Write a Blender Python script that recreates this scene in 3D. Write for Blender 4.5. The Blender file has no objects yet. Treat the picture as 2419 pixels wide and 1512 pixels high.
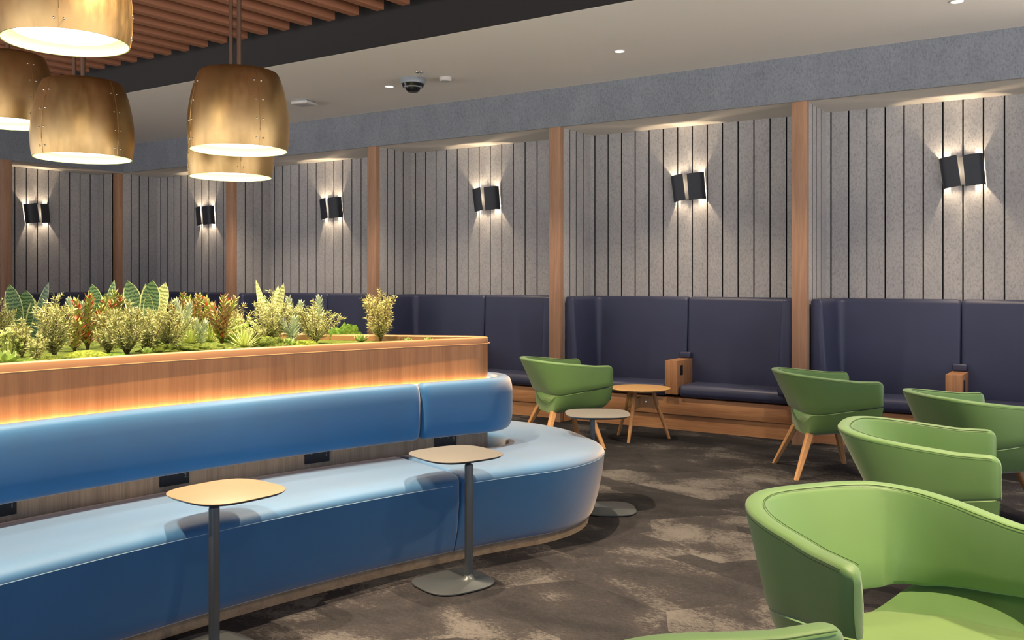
import bpy, math, random
from mathutils import Vector, Matrix
R = math.radians
PI = math.pi
SC = bpy.context.scene
COL = SC.collection

# ------------------------------------------------------------------ helpers
class MB:
    """collects geometry, builds ONE mesh object"""
    def __init__(s):
        s.v = []; s.f = []; s.m = []; s.uv = {}
    def add(s, vs, fs, mi=0, uvs=None):
        o = len(s.v); s.v += [tuple(p) for p in vs]
        for k, f in enumerate(fs):
            s.f.append(tuple(i + o for i in f)); s.m.append(mi)
            if uvs: s.uv[len(s.f) - 1] = [uvs[i] for i in f]
        return s
    def box(s, x0, x1, y0, y1, z0, z1, mi=0, M=None):
        vs = [(x, y, z) for z in (z0, z1) for y in (y0, y1) for x in (x0, x1)]
        if M: vs = [M @ Vector(p) for p in vs]
        return s.add(vs, [(0,2,3,1),(4,5,7,6),(0,1,5,4),(2,6,7,3),(0,4,6,2),(1,3,7,5)], mi)
    def rbox(s, x0, x1, y0, y1, z0, z1, r=.01, n=3, mi=0, M=None):
        """box with every edge rounded"""
        def ax(a, b):
            q = [a + r - r*math.cos(i*PI/2/n) for i in range(n+1)]
            return q
        cx, cy, cz = (x0+x1)/2, (y0+y1)/2, (z0+z1)/2
        hx, hy, hz = (x1-x0)/2, (y1-y0)/2, (z1-z0)/2
        r = min(r, hx*.999, hy*.999, hz*.999)
        rings = []
        la = [(-PI/2 + i*PI/2/n, -1) for i in range(n+1)] + [(i*PI/2/n, 1) for i in range(n+1)]
        vs = []; cnt = 4*(n+1)
        for a, sg in la:
            cr = math.cos(a)*r; z = cz + sg*(hz-r) + math.sin(a)*r
            for q in range(4):
                sx = (1, -1, -1, 1)[q]; sy = (1, 1, -1, -1)[q]
                for i in range(n+1):
                    t = q*PI/2 + i*PI/2/n
                    vs.append((cx + sx*(hx-r) + math.cos(t)*cr, cy + sy*(hy-r) + math.sin(t)*cr, z))
        fs = []
        for j in range(len(la)-1):
            for i in range(cnt):
                k = (i+1) % cnt
                fs.append((j*cnt+i, j*cnt+k, (j+1)*cnt+k, (j+1)*cnt+i))
        fs.append(tuple(reversed(range(cnt)))); fs.append(tuple((len(la)-1)*cnt+i for i in range(cnt)))
        if M: vs = [M @ Vector(p) for p in vs]
        return s.add(vs, fs, mi)
    def loft(s, rings, closed=True, cap=True, mi=0, M=None, wrap=False):
        n = len(rings[0]); vs = [p for r_ in rings for p in r_]; fs = []
        m = len(rings)
        for j in range(m if wrap else m-1):
            j2 = (j+1) % m
            for i in range(n if closed else n-1):
                k = (i+1) % n
                fs.append((j*n+i, j*n+k, j2*n+k, j2*n+i))
        if cap and not wrap:
            fs.append(tuple(reversed(range(n)))); fs.append(tuple((m-1)*n+i for i in range(n)))
        if M: vs = [M @ Vector(p) for p in vs]
        return s.add(vs, fs, mi)
    def lathe(s, prof, n=32, mi=0, M=None, cap=False):
        rings = [[(r_*math.cos(2*PI*i/n), r_*math.sin(2*PI*i/n), z) for i in range(n)] for r_, z in prof]
        return s.loft(rings, True, cap, mi, M)
    def tube(s, pts, r, n=8, mi=0, closed=False, rad=None):
        pts = [Vector(p) for p in pts]; rings = []; N = len(pts)
        for i, p in enumerate(pts):
            if closed: d = pts[(i+1) % N] - pts[i-1]
            else: d = pts[min(i+1, N-1)] - pts[max(i-1, 0)]
            d.normalize(); a = d.cross(Vector((0, 0, 1)))
            if a.length < 1e-3: a = d.cross(Vector((1, 0, 0)))
            a.normalize(); b = d.cross(a); rr = rad[i] if rad else r
            rings.append([p + a*rr*math.cos(2*PI*k/n) + b*rr*math.sin(2*PI*k/n) for k in range(n)])
        return s.loft(rings, True, not closed, mi, None, closed)
    def prism(s, poly, z0, z1, mi=0, M=None):
        return s.loft([[(x, y, z0) for x, y in poly], [(x, y, z1) for x, y in poly]], True, True, mi, M)
    def build(s, name, mats, parent=None, smooth=True, angle=35, loc=None):
        me = bpy.data.meshes.new(name); me.from_pydata(s.v, [], s.f)
        if not isinstance(mats, (list, tuple)): mats = [mats]
        for m in mats: me.materials.append(m)
        me.polygons.foreach_set('material_index', s.m)
        if s.uv:
            ul = me.uv_layers.new(name='UVMap')
            for p in me.polygons:
                q = s.uv.get(p.index)
                if q:
                    for li, c in zip(p.loop_indices, q): ul.data[li].uv = c
        if smooth:
            me.polygons.foreach_set('use_smooth', [True]*len(me.polygons))
            me.update()
            try: me.set_sharp_from_angle(angle=R(angle))
            except Exception: pass
        me.update()
        o = bpy.data.objects.new(name, me); COL.objects.link(o)
        if parent: o.parent = parent
        if loc: o.location = loc
        return o

def tag(o, label=None, cat=None, group=None, kind=None):
    if label: o['label'] = label
    if cat: o['category'] = cat
    if group: o['group'] = group
    if kind: o['kind'] = kind
    return o
def thing(name, label, cat, loc=(0, 0, 0), rz=0, group=None):
    o = bpy.data.objects.new(name, None); COL.objects.link(o)
    o.empty_display_size = .1; o.location = loc; o.rotation_euler = (0, 0, rz)
    return tag(o, label, cat, group)
def struct(o): o['kind'] = 'structure'; return o
def copy_tree(o, parent=None):
    c = o.copy(); COL.objects.link(c)
    if parent: c.parent = parent
    for ch in list(o.children): copy_tree(ch, c)
    return c

# ------------------------------------------------------------------ materials
def srgb(r, g, b):
    return tuple(((c/255)/12.92 if c/255 <= .04045 else ((c/255+.055)/1.055)**2.4) for c in (r, g, b)) + (1,)
class NT:
    def __init__(s, name):
        s.m = bpy.data.materials.new(name); s.m.use_nodes = True
        s.t = s.m.node_tree; s.b = s.t.nodes['Principled BSDF']
    def n(s, typ, **kw):
        nd = s.t.nodes.new(typ)
        for k, v in kw.items():
            if k.startswith('i_'): nd.inputs[k[2:].replace('_', ' ')].default_value = v
            else: setattr(nd, k, v)
        return nd
    def l(s, a, b): s.t.links.new(a, b)
    def coord(s, kind='Object', scale=(1, 1, 1), rot=(0, 0, 0)):
        tc = s.n('ShaderNodeTexCoord'); mp = s.n('ShaderNodeMapping')
        mp.inputs['Scale'].default_value = scale; mp.inputs['Rotation'].default_value = rot
        s.l(tc.outputs[kind], mp.inputs['Vector']); return mp.outputs['Vector']
    def noise(s, vec, scale, detail=4, rough=.55, dist=0):
        nd = s.n('ShaderNodeTexNoise'); nd.inputs['Scale'].default_value = scale
        nd.inputs['Detail'].default_value = detail; nd.inputs['Roughness'].default_value = rough
        nd.inputs['Distortion'].default_value = dist; s.l(vec, nd.inputs['Vector']); return nd.outputs['Fac']
    def ramp(s, fac, stops, interp='LINEAR'):
        nd = s.n('ShaderNodeValToRGB'); e = nd.color_ramp.elements; nd.color_ramp.interpolation = interp
        while len(e) > 1: e.remove(e[-1])
        e[0].position = stops[0][0]; e[0].color = stops[0][1]
        for p, c in stops[1:]:
            q = e.new(p); q.color = c
        s.l(fac, nd.inputs['Fac']); return nd.outputs['Color']
    def mix(s, fac, a, b, mode='MIX'):
        nd = s.n('ShaderNodeMix'); nd.data_type = 'RGBA'; nd.blend_type = mode
        for sock, v in ((nd.inputs[0], fac), (nd.inputs[6], a), (nd.inputs[7], b)):
            if hasattr(v, 'is_linked') or hasattr(v, 'links'): s.l(v, sock)
            else: sock.default_value = v
        return nd.outputs[2]
    def bump(s, h, strength=.2, dist=.002):
        nd = s.n('ShaderNodeBump'); nd.inputs['Strength'].default_value = strength
        nd.inputs['Distance'].default_value = dist; s.l(h, nd.inputs['Height']); s.l(nd.outputs[0], s.b.inputs['Normal'])
    def set(s, **kw):
        mp = dict(col='Base Color', rough='Roughness', metal='Metallic', spec='Specular IOR Level', sheen='Sheen Weight',
                  sheenr='Sheen Roughness', coat='Coat Weight', coatr='Coat Roughness', em='Emission Color', es='Emission Strength',
                  trans='Transmission Weight', sub='Subsurface Weight')
        for k, v in kw.items():
            sk = s.b.inputs[mp[k]]
            if hasattr(v, 'links') or hasattr(v, 'is_linked'): s.l(v, sk)
            else: sk.default_value = v
        return s
def plain(name, rgb, rough=.5, **kw):
    t = NT(name); t.set(col=srgb(*rgb), rough=rough, **kw); return t.m
def wood(name, a, b, grain='z', rough=.45, sc=1.0, fig=.5):
    """a = light tone, b = dark tone; grain axis in object space"""
    t = NT(name); k = {'z': (9, 9, .55), 'x': (.55, 9, 9), 'y': (9, .55, 9)}[grain]
    k = tuple(q*sc for q in k)
    v = t.coord('Object', k)
    big = t.noise(v, 1.6, 3, .5, 1.4)
    fine = t.noise(t.coord('Object', tuple(q*(7 if q > 1 else 3) for q in k)), 2.2, 5, .65)
    c1 = t.ramp(big, [(.32, srgb(*b)), (.62, srgb(*a))])
    mid = tuple((x+y)//2 for x, y in zip(a, b))
    c2 = t.ramp(fine, [(.35, srgb(*b)), (.5, srgb(*mid)), (.66, srgb(*a))])
    c = t.mix(fig, c1, c2)
    t.set(col=c, rough=rough, spec=.35); t.bump(fine, .08, .001); return t.m
def vinyl(name, rgb, rough=.42, bump=.05, sheen=0.0, spec=.5):
    t = NT(name); v = t.coord('Object')
    n1 = t.noise(v, 3, 2); r_, g, b = rgb
    c = t.ramp(n1, [(.3, srgb(r_*.96, g*.96, b*.96)), (.7, srgb(min(255, r_*1.03), min(255, g*1.03), min(255, b*1.03)))])
    h = t.noise(t.coord('Object'), 420, 2)
    t.set(col=c, rough=rough, spec=spec, sheen=sheen, sheenr=.5); t.bump(h, bump, .001); return t.m

M = {}
def make_felt(name, a, b, c_):
    t = NT(name); v = t.coord('Object', (1, 1, .6))
    n1 = t.noise(v, 60, 5, .7); n2 = t.noise(v, 5, 3); n3 = t.noise(t.coord('Object', (1, 1, .25)), 130, 3, .7)
    base = t.ramp(n2, [(.3, srgb(*a)), (.7, srgb(*b))])
    sp = t.ramp(n1, [(.36, (.78, .78, .78, 1)), (.5, (1, 1, 1, 1)), (.68, (1.1, 1.1, 1.1, 1))])
    c1 = t.mix(1.0, base, sp, 'MULTIPLY')
    dk = t.ramp(n3, [(.60, (0, 0, 0, 1)), (.72, (1, 1, 1, 1))])
    c2 = t.mix(dk, c1, srgb(*c_))
    t.set(col=c2, rough=.95, spec=.15, sheen=.25); t.bump(n1, .3, .003); return t.m
M['felt'] = make_felt('grey_felt', (176, 176, 179), (188, 187, 187), (138, 138, 142))
M['felt_fascia'] = make_felt('fascia_felt', (126, 132, 143), (137, 143, 153), (102, 108, 119))
M['groove'] = plain('groove_black', (22, 22, 26), .95)
M['ceil'] = plain('ceiling_plaster', (242, 236, 229), .9)
M['soffit'] = plain('soffit_plaster', (226, 221, 214), .9)
M['black'] = plain('black_paint', (34, 33, 36), .85)
M['oak_post'] = wood('oak_post', (188, 150, 122), (158, 120, 96), 'z', .5)
M['oak_bench'] = wood('oak_bench', (206, 156, 112), (166, 116, 78), 'x', .45)
M['oak_bench_end'] = wood('oak_bench_end', (206, 156, 112), (166, 116, 78), 'z', .45)
M['veneer'] = wood('planter_veneer', (206, 142, 88), (174, 112, 66), 'z', .4, .8, .38)
M['veneer_low'] = wood('walnut_veneer', (176, 156, 132), (134, 116, 98), 'z', .5, 1.0, .5)
M['rim'] = plain('planter_rim', (158, 118, 80), .45)
M['kick'] = wood('kick_oak', (168, 148, 118), (130, 110, 86), 'x', .5)
M['slat'] = plain('slat_timber', (158, 106, 80), .6)
M['oak_light'] = wood('light_oak', (228, 186, 128), (204, 156, 98), 'x', .4, 1.2)
M['oak_leg'] = wood('leg_oak', (206, 160, 110), (182, 134, 88), 'z', .45, 1.2)
M['navy'] = vinyl('navy_vinyl', (62, 68, 96), .42)
M['blue'] = vinyl('blue_vinyl', (18, 102, 152), .56, .04, .85, .42)
M['blue'].node_tree.nodes['Principled BSDF'].inputs['Sheen Tint'].default_value = (1, .82, .62, 1)
M['green'] = vinyl('green_vinyl', (106, 146, 80), .5, .08, .3)
M['green_seat'] = vinyl('green_seat_vinyl', (112, 146, 72), .5, .08, .3)
M['stitch'] = plain('green_stitching', (66, 96, 48), .7)
M['piping'] = plain('blue_piping', (150, 185, 205), .6)
M['table_grey'] = plain('table_taupe_laminate', (98, 97, 93), .5)
M['table_tan'] = plain('table_tan_laminate', (132, 112, 86), .5)
M['steel'] = plain('powdercoat_grey', (92, 98, 100), .38, metal=.55)
M['sconce'] = plain('sconce_charcoal', (44, 50, 60), .45)
M['sconce_in'] = plain('sconce_inner', (190, 186, 178), .5)
M['white'] = plain('white_plastic', (206, 204, 202), .5)
M['silver'] = plain('silver_plastic', (150, 158, 168), .4, metal=.2)
M['blackgloss'] = plain('black_gloss', (24, 25, 28), .2)
M['outlet'] = plain('outlet_black', (38, 38, 40), .55)
M['outlet_mark'] = plain('outlet_marks', (170, 172, 176), .6)
M['chrome'] = plain('chrome', (210, 208, 204), .2, metal=1)
M['inner'] = plain('shade_inner', (228, 234, 172), .35)
def emit(name, rgb, st):
    t = NT(name); t.set(col=(0, 0, 0, 1), em=srgb(*rgb), es=st); return t.m
M['bulb'] = emit('lamp_diffuser', (255, 238, 212), 9)
M['led'] = emit('led_strip', (255, 218, 172), 17)
M['dl'] = emit('downlight_lens', (255, 246, 222), 3.0)
def brass():
    t = NT('aged_brass'); v = t.coord('Object', (1, 1, .25))
    n1 = t.noise(v, 26, 5, .6); n2 = t.noise(t.coord('Object'), 3.2, 4)
    c = t.ramp(n2, [(.3, srgb(176, 146, 98)), (.7, srgb(206, 174, 122))])
    rr = t.ramp(n1, [(.3, (.36, .36, .36, 1)), (.7, (.48, .48, .48, 1))])
    t.set(col=c, metal=1.0, rough=rr); t.bump(n1, .05, .001); return t.m
M['brass'] = brass()
M['rod'] = plain('bronze_rod', (112, 88, 72), .4, metal=.7)
def carpet():
    t = NT('carpet')
    st = t.coord('Object', (1.0, 1.35, 1), (0, 0, R(62)))
    patch = t.noise(st, 1.9, 5, .6, .4)
    vo = t.n('ShaderNodeTexVoronoi', distance='CHEBYCHEV'); vo.inputs['Scale'].default_value = 1.3
    t.l(t.coord('Object', (1, 1.6, 1), (0, 0, R(28))), vo.inputs['Vector'])
    sep = t.n('ShaderNodeSeparateColor'); t.l(vo.outputs['Color'], sep.inputs[0])
    mth = t.n('ShaderNodeMath', operation='MULTIPLY_ADD'); t.l(sep.outputs[0], mth.inputs[0]); mth.inputs[1].default_value = .34
    t.l(patch, mth.inputs[2])
    fine = t.noise(t.coord('Object', (1, 1.9, 1), (0, 0, R(60))), 34, 6, .85, .6)
    m2 = t.n('ShaderNodeMath', operation='MULTIPLY_ADD'); t.l(fine, m2.inputs[0]); m2.inputs[1].default_value = .8
    t.l(mth.outputs[0], m2.inputs[2])
    m3 = t.n('ShaderNodeMath', operation='MULTIPLY'); t.l(m2.outputs[0], m3.inputs[0]); m3.inputs[1].default_value = .65; m2 = m3
    c = t.ramp(m2.outputs[0], [(.56, srgb(46, 46, 48)), (.68, srgb(57, 56, 58)), (.745, srgb(64, 62, 63)), (.775, srgb(86, 84, 83)), (.85, srgb(101, 99, 97))])
    pile = t.noise(t.coord('Object'), 240, 3, .8)
    sp = t.ramp(pile, [(.35, (.7, .7, .7, 1)), (.6, (1.05, 1.05, 1.05, 1)), (.75, (1.35, 1.33, 1.3, 1))])
    c2 = t.mix(1.0, c, sp, 'MULTIPLY')
    t.set(col=c2, rough=1.0, spec=.05); t.bump(pile, .7, .006); return t.m
M['carpet'] = carpet()
def leafmat(name, a, b, scale=30, rough=.5, dark=None):
    t = NT(name); n1 = t.noise(t.coord('Object'), scale, 3)
    c = t.ramp(n1, [(.32, srgb(*a)), (.68, srgb(*b))])
    t.set(col=c, rough=rough, spec=.35, sub=0.0); return t.m
M['feather'] = leafmat('feather_leaf', (150, 158, 92), (192, 194, 134), 22)
M['feather_pink'] = leafmat('feather_leaf_rosy', (166, 162, 92), (204, 200, 132), 22)
M['stem'] = plain('stem_brown', (96, 78, 46), .8)
M['cr_green'] = leafmat('croton_green', (126, 148, 66), (180, 190, 104), 18)
M['cr_bronze'] = leafmat('croton_bronze', (150, 112, 76), (190, 164, 114), 18)
M['cr_red'] = leafmat('croton_red', (190, 62, 40), (206, 100, 58), 18)
M['silverleaf'] = leafmat('silver_leaf', (160, 178, 150), (206, 216, 184), 16)
M['palespike'] = leafmat('pale_spike', (168, 186, 104), (216, 222, 150), 16)
M['flower'] = leafmat('cream_floret', (186, 204, 130), (232, 236, 186), 14)
M['eche'] = leafmat('rosette_leaf', (148, 176, 104), (190, 206, 134), 12)
def mossmat(name, a, b):
    t = NT(name); v = t.coord('Object'); n1 = t.noise(v, 46, 6, .8); n2 = t.noise(v, 9, 3)
    c = t.ramp(n1, [(.36, srgb(*[int(x*.62) for x in a])), (.5, srgb(*a)), (.68, srgb(*b))])
    t.set(col=c, rough=.95, spec=.1); t.bump(n1, 1.0, .02); return t.m
M['moss'] = mossmat('moss_lime', (132, 152, 56), (184, 196, 92))
M['moss_b'] = mossmat('moss_bright', (96, 134, 50), (142, 172, 74))
M['moss_d'] = mossmat('moss_olive', (104, 124, 52), (150, 162, 80))
def snakemat(name, dark, light, edge):
    t = NT(name); tc = t.n('ShaderNodeTexCoord'); sp = t.n('ShaderNodeSeparateXYZ'); t.l(tc.outputs['UV'], sp.inputs[0])
    wv = t.n('ShaderNodeTexWave', wave_type='BANDS', bands_direction='Y'); wv.inputs['Scale'].default_value = 5.5
    wv.inputs['Distortion'].default_value = 5; wv.inputs['Detail'].default_value = 3; wv.inputs['Detail Scale'].default_value = 1.6
    t.l(tc.outputs['UV'], wv.inputs['Vector'])
    c = t.ramp(wv.outputs['Fac'], [(.25, srgb(*dark)), (.6, srgb(*light))])
    a = t.n('ShaderNodeMath', operation='SUBTRACT'); t.l(sp.outputs[0], a.inputs[0]); a.inputs[1].default_value = .5
    b = t.n('ShaderNodeMath', operation='ABSOLUTE'); t.l(a.outputs[0], b.inputs[0])
    g = t.n('ShaderNodeMath', operation='GREATER_THAN'); t.l(b.outputs[0], g.inputs[0]); g.inputs[1].default_value = .44
    t.set(col=t.mix(g.outputs[0], c, srgb(*edge)), rough=.4); return t.m
M['snake'] = snakemat('snake_leaf', (48, 76, 46), (104, 132, 88), (198, 206, 140))
M['snake_pale'] = snakemat('snake_leaf_pale', (120, 136, 78), (196, 200, 140), (216, 214, 158))

# ------------------------------------------------------------------ room shell
PX = [-12.79, -10.20, -7.61, -5.02, -2.43, .16]      # post centres along the seating wall
YF, YB, ZR, ZC = 8.50, 9.22, 3.14, 3.55              # post front, recess back, recess ceiling, ceiling
XE, XEF = -13.22, -12.56                             # end wall recess back, end wall front plane
PITCH = .166

def groove_wall(mb, path, z0, z1, gpos, gw=.0125, gd=.016):
    """vertical sheet following a plan path, with narrow grooves at arc positions gpos; normal to the left"""
    segs = []; L = 0
    P = [Vector((x, y)) for x, y in path]; cum = [0]
    for a, b in zip(P, P[1:]): L += (b-a).length; cum.append(L)
    def at(s):
        for i in range(len(P)-1):
            if s <= cum[i+1] + 1e-9:
                t = (s-cum[i])/max(1e-9, cum[i+1]-cum[i]); d = (P[i+1]-P[i]).normalized()
                return P[i].lerp(P[i+1], t), Vector((-d.y, d.x))
    gpos = [g for g in gpos if .02 < g < L-.02]
    marks = []
    for g in gpos:
        if g > .02 and g < L-.02: marks += [(g-gw/2, 0), (g-gw/2, 1), (g+gw/2, 1), (g+gw/2, 0)]
    inner = [c for c in cum if all(abs(c-g) > gw for g in gpos)]
    allp = sorted([(c, 0, 0) for c in inner] + [(m[0], k, m[1]) for k, m in enumerate(marks)], key=lambda q: (q[0], q[1]))
    vs = []
    for s_, _, dpt in allp:
        p, nrm = at(min(max(s_, 0), L))
        p = p - nrm*gd*dpt
        vs.append((p.x, p.y, z0)); vs.append((p.x, p.y, z1))
    n = len(allp)
    for i in range(n-1):
        g = allp[i][2] or allp[i+1][2]
        mb.add([vs[2*i], vs[2*i+1], vs[2*i+3], vs[2*i+2]], [(0, 1, 2, 3)], 1 if g else 0)

def arc(cx, cy, r, a0, a1, n=6):
    return [(cx+r*math.cos(R(a0+(a1-a0)*i/n)), cy+r*math.sin(R(a0+(a1-a0)*i/n))) for i in range(n+1)]

mb = MB()
for k in range(len(PX)-1):
    xl, xr = PX[k]+.06, PX[k+1]-.06
    left = [(xl, YF+.077), (xl, YB-.04)] + arc(xl+.04, YB-.04, .04, 180, 90)[1:]
    right = list(reversed([(xr, YF+.077), (xr, YB-.04)] + arc(xr-.04, YB-.04, .04, 0, 90)[1:]))
    path = list(reversed(left + right))          # run right to left so that the normal points into the room
    # arc positions
    c = (PX[k]+PX[k+1])/2 - .03
    La = (YB-.04-YF-.077) + .0628
    gp = []
    for j in range(-7, 8):
        gx = c + j*PITCH
        if xl+.042 < gx < xr-.042: gp.append(La + (xr-.04-gx))
    tot = La*2 + (xr-xl-.08)
    for j in (.15, .29, .45): gp += [j, tot-j]
    groove_wall(mb, path, 0, ZR, gp)
# flat return beside the last post, and the back of every partition
groove_wall(mb, [(PX[0]-.06, YF-.02), (XE, YF-.02)], 0, ZR, [.05, .05+PITCH, .05+2*PITCH])
mb.box(XE-.3, .6, YB+.02, YB+.2, 0, ZC)
wb = struct(mb.build('wall_back', [M['felt'], M['groove']], smooth=False))
mb = MB()
ycE = [6.0, 3.4, .8]
ends = [8.48, 6.73+.06]
def end_bay(mb, y1, y0):
    path = [(XE, y1), (XE, y0+.1)] + [(XE+.1-.1*math.cos(R(a)), y0+.1-.1*math.sin(R(a))) for a in (15, 30, 45, 60, 75, 90)] + [(XEF-.073, y0)]
    gp = [(y1-8.188) + PITCH*j for j in range(0, 12) if (y1-8.188)+PITCH*j < y1-y0-.13]
    if (y1-8.188) > PITCH: gp += [(y1-8.188)-PITCH]
    groove_wall(mb, path, 0, ZR, gp)
end_bay(mb, 8.48, 6.79)
mb.add([(XEF-.04, 3.4, 0), (XEF-.04, 3.4, ZR), (XEF-.04, 6.655, ZR), (XEF-.04, 6.655, 0)], [(0, 1, 2, 3)], 0)
mb.box(XE-.3, XE-.1, 3.4, YB+.2, 0, ZC)
struct(mb.build('wall_left', [M['felt'], M['groove']], smooth=False))
# fascia over the recesses (felt) + recess soffit
mb = MB(); mb.box(XEF+.01, 6, YF-.02, YF+.03, ZR, ZC+.02)
mb.box(XEF-.04, XEF+.01, -6, YF+.03, ZR, ZC+.02)
struct(mb.build('trim_1', M['felt_fascia'], smooth=False))
mb = MB(); mb.box(XE-.2, .6, YF+.02, YB+.15, ZR, ZR+.05); mb.box(XE-.2, XEF, -6, YF+.02, ZR+.001, ZR+.05)
struct(mb.build('trim_2', M['soffit'], smooth=False))
mb = MB()
BY = 6.14                                        # edge between white ceiling and black void
mb.box(XEF, 6, BY, YF, ZC, ZC+.06)
mb.box(XEF, XEF+1.2, -6, BY, ZC, ZC+.06)
struct(mb.build('ceiling', M['ceil'], smooth=False))
mb = MB()
mb.box(XEF+1.2, 6, BY-.02, BY-.001, ZC+.001, 4.3); mb.box(XEF+1.18, XEF+1.2, -6, BY, ZC+.004, 4.3)
mb.box(XEF+1.2, 6, -6, BY, 4.25, 4.3)
struct(mb.build('ceiling', M['black'], smooth=False))
mb = MB(); mb.add([(XE-.3, -6, 0), (6, -6, 0), (6, YB+.2, 0), (XE-.3, YB+.2, 0)], [(0, 1, 2, 3)])
struct(mb.build('floor', M['carpet'], smooth=False))

# posts
plab = ['oak post in the far left corner of the seating wall, behind the snake plants',
        'oak post behind the planter, below the farthest-hanging of the two overlapping brass pendants',
        'oak post behind the planter, just left of the single feathery shrub at its end',
        'oak post left of the booth with the round oak table in front of it',
        'oak post right of the round table booth, behind the green armchair with splayed legs showing',
        'oak post at the far right end of the seating wall']
for k, x in enumerate(PX):
    t = MB(); t.rbox(-.069, .069, 0, .075, 0, ZR, .004, 2)
    o = t.build('oak_post', M['oak_post']); o.location = (x, YF, 0)
    tag(o, plab[k], 'post', 'oak posts between the booths')
t = MB(); t.rbox(-.07, 0, -.069, .069, 0, ZR, .004, 2)
o = t.build('oak_post', M['oak_post']); o.location = (XEF, 6.73, 0)
tag(o, 'oak post at the extreme left edge of the photo, on the end wall', 'post', 'oak posts between the booths')

# ------------------------------------------------------------------ booths (bench + wrapped back)
def cushion_profile_sweep(mb, path, prof, capr=.03, mi=0):
    """path: list of (point, normal) in plan; prof: closed list (d, z), d along normal. Rounded ends"""
    rings = []; n = len(path)
    pts = [Vector(p) for p, _ in path]; nr = [Vector(q) for _, q in path]
    cd = sum(d for d, z in prof)/len(prof); cz = sum(z for d, z in prof)/len(prof)
    hd = (max(d for d, z in prof)-min(d for d, z in prof))/2; hz = (max(z for d, z in prof)-min(z for d, z in prof))/2
    cum = [0]
    for a, b in zip(pts, pts[1:]): cum.append(cum[-1]+(b-a).length)
    L = cum[-1]
    def ev(s):
        s = min(max(s, 0), L)
        for i in range(n-1):
            if s <= cum[i+1]+1e-9:
                t = (s-cum[i])/max(1e-9, cum[i+1]-cum[i])
                return pts[i].lerp(pts[i+1], t), nr[i].lerp(nr[i+1], t).normalized()
        return pts[-1], nr[-1]
    st = [capr*(1-math.cos(PI/2*i/4)) for i in range(5)]
    ss = st + [c for c in cum if capr*1.2 < c < L-capr*1.2] + [L-q for q in reversed(st)]
    for s in ss:
        p, q = ev(s)
        e = min(s, L-s); k = 0 if e >= capr else capr-math.sqrt(max(0, capr*capr-(capr-e)**2))
        fd = (hd-k)/hd; fz = (hz-k)/hz
        rings.append([(p.x+q.x*(cd+(d-cd)*fd), p.y+q.y*(cd+(d-cd)*fd), cz+(z-cz)*fz) for d, z in prof])
    mb.loft(rings, True, True, mi)

def rrect(x0, x1, z0, z1, r, n=4, rb=None):
    rb = rb or r; out = []
    for cx, cz, a0, rr in ((x1-r, z1-r, 0, r), (x0+r, z1-r, 90, r), (x0+rb, z0+rb, 180, rb), (x1-rb, z0+rb, 270, rb)):
        for i in range(n+1):
            a = R(a0+90*i/n); out.append((cx+rr*math.cos(a), cz+rr*math.sin(a)))
    return out

def bay_parts(root, xl, xr, depth, arm=True, right_return=True, left_return=True):
    """local frame: x along the wall from xl to xr, y=0 at post front, +y into the recess"""
    yb = depth; kf = .20
    b = MB(); b.box(xl, xr, kf+.02, yb-.02, 0, .145); b.build('kick_board', M['oak_bench'], root, False)
    b = MB(); b.rbox(xl, xr, kf, yb-.02, .155, .325, .004, 2); b.box(xl, xr, kf+.03, yb-.03, .145, .155)
    b.build('bench_base', M['oak_bench'], root, True)
    xm = (xl+xr)/2 - .03; g = .0
    for xa in (xl-.004, xr-.010):
        b = MB(); b.rbox(xa, xa+.014, .078, kf+.02, .0, .42, .002, 1); b.build('end_panel', M['oak_bench_end'], root)
    # seats
    aw = .068 if arm else .004
    for a0, a1 in ((xl+.01, xm-aw), (xm+aw, xr-.01)):
        s_ = MB(); s_.rbox(a0, a1, kf-.035, yb-.06, .335, .46, .05, 6)
        s_.build('seat_cushion', M['navy'], root)
    # backs : wrapped pads with a leaning face
    def side(xa, xb, lt):
        out = []
        t = .15
        if lt:
            P = [(xa+.0, .078)] + [(xa, .10+.05*i) for i in range(1, 8)] + [(xa, yb-.2)]
            P += arc(xa+.2, yb-.2, .2, 180, 90, 8)[1:] + [(xa+.2+(xb-xa-.2)*i/6, yb) for i in range(1, 7)]
        else:
            P = [(xb-(xb-xa-.2)*0-.0, yb)]
            P = [(xa+(xb-xa-.2)*i/6, yb) for i in range(0, 7)] + arc(xb-.2, yb-.2, .2, 90, 0, 8)[1:] + [(xb, yb-.2-(yb-.278)*i/7) for i in range(1, 8)]
        res = []
        for i, p in enumerate(P):
            a = Vector(P[max(0, i-1)]); c_ = Vector(P[min(len(P)-1, i+1)]); d = (c_-a).normalized()
            res.append((p, (d.y, -d.x)))
        return res
    prof = []
    n = 5
    zt, zb = 1.335, .42
    for i in range(n+1):          # top front round
        a = R(90*i/n); prof.append((.115-.045+.045*math.sin(a) if 0 else .07+.045*math.cos(R(90)-a), zt-.045+.045*math.sin(R(90)-a)))
    prof = [(.004, zt-.02), (.02, zt)] + prof + [(.125, 1.1), (.14, .85), (.155, .6), (.16, .47), (.15, zb), (.004, zb)]
    o1 = MB(); cushion_profile_sweep(o1, side(xl+.002, xm-.004, True), prof, .035)
    o1.build('backrest', M['navy'], root, True, 60)
    o2 = MB(); cushion_profile_sweep(o2, side(xm+.004, xr-.002, False), prof, .035)
    o2.build('backrest', M['navy'], root, True, 60)
    if arm:
        a_ = MB(); a_.rbox(xm-.066, xm+.066, kf-.04, yb-.155, .36, .70, .003, 2)
        ar = a_.build('armrest_box', M['oak_bench_end'], root)
        a_ = MB(); a_.rbox(xm+.0665, xm+.071, kf+.03, kf+.10, .55, .65, .002, 2)
        a_.build('power_outlet', M['outlet'], ar)
        a_ = MB(); a_.rbox(xm-.062, xm+.062, yb-.21, yb-.13, .70, .765, .015, 3)
        a_.build('head_pad', M['navy'], ar)

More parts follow.
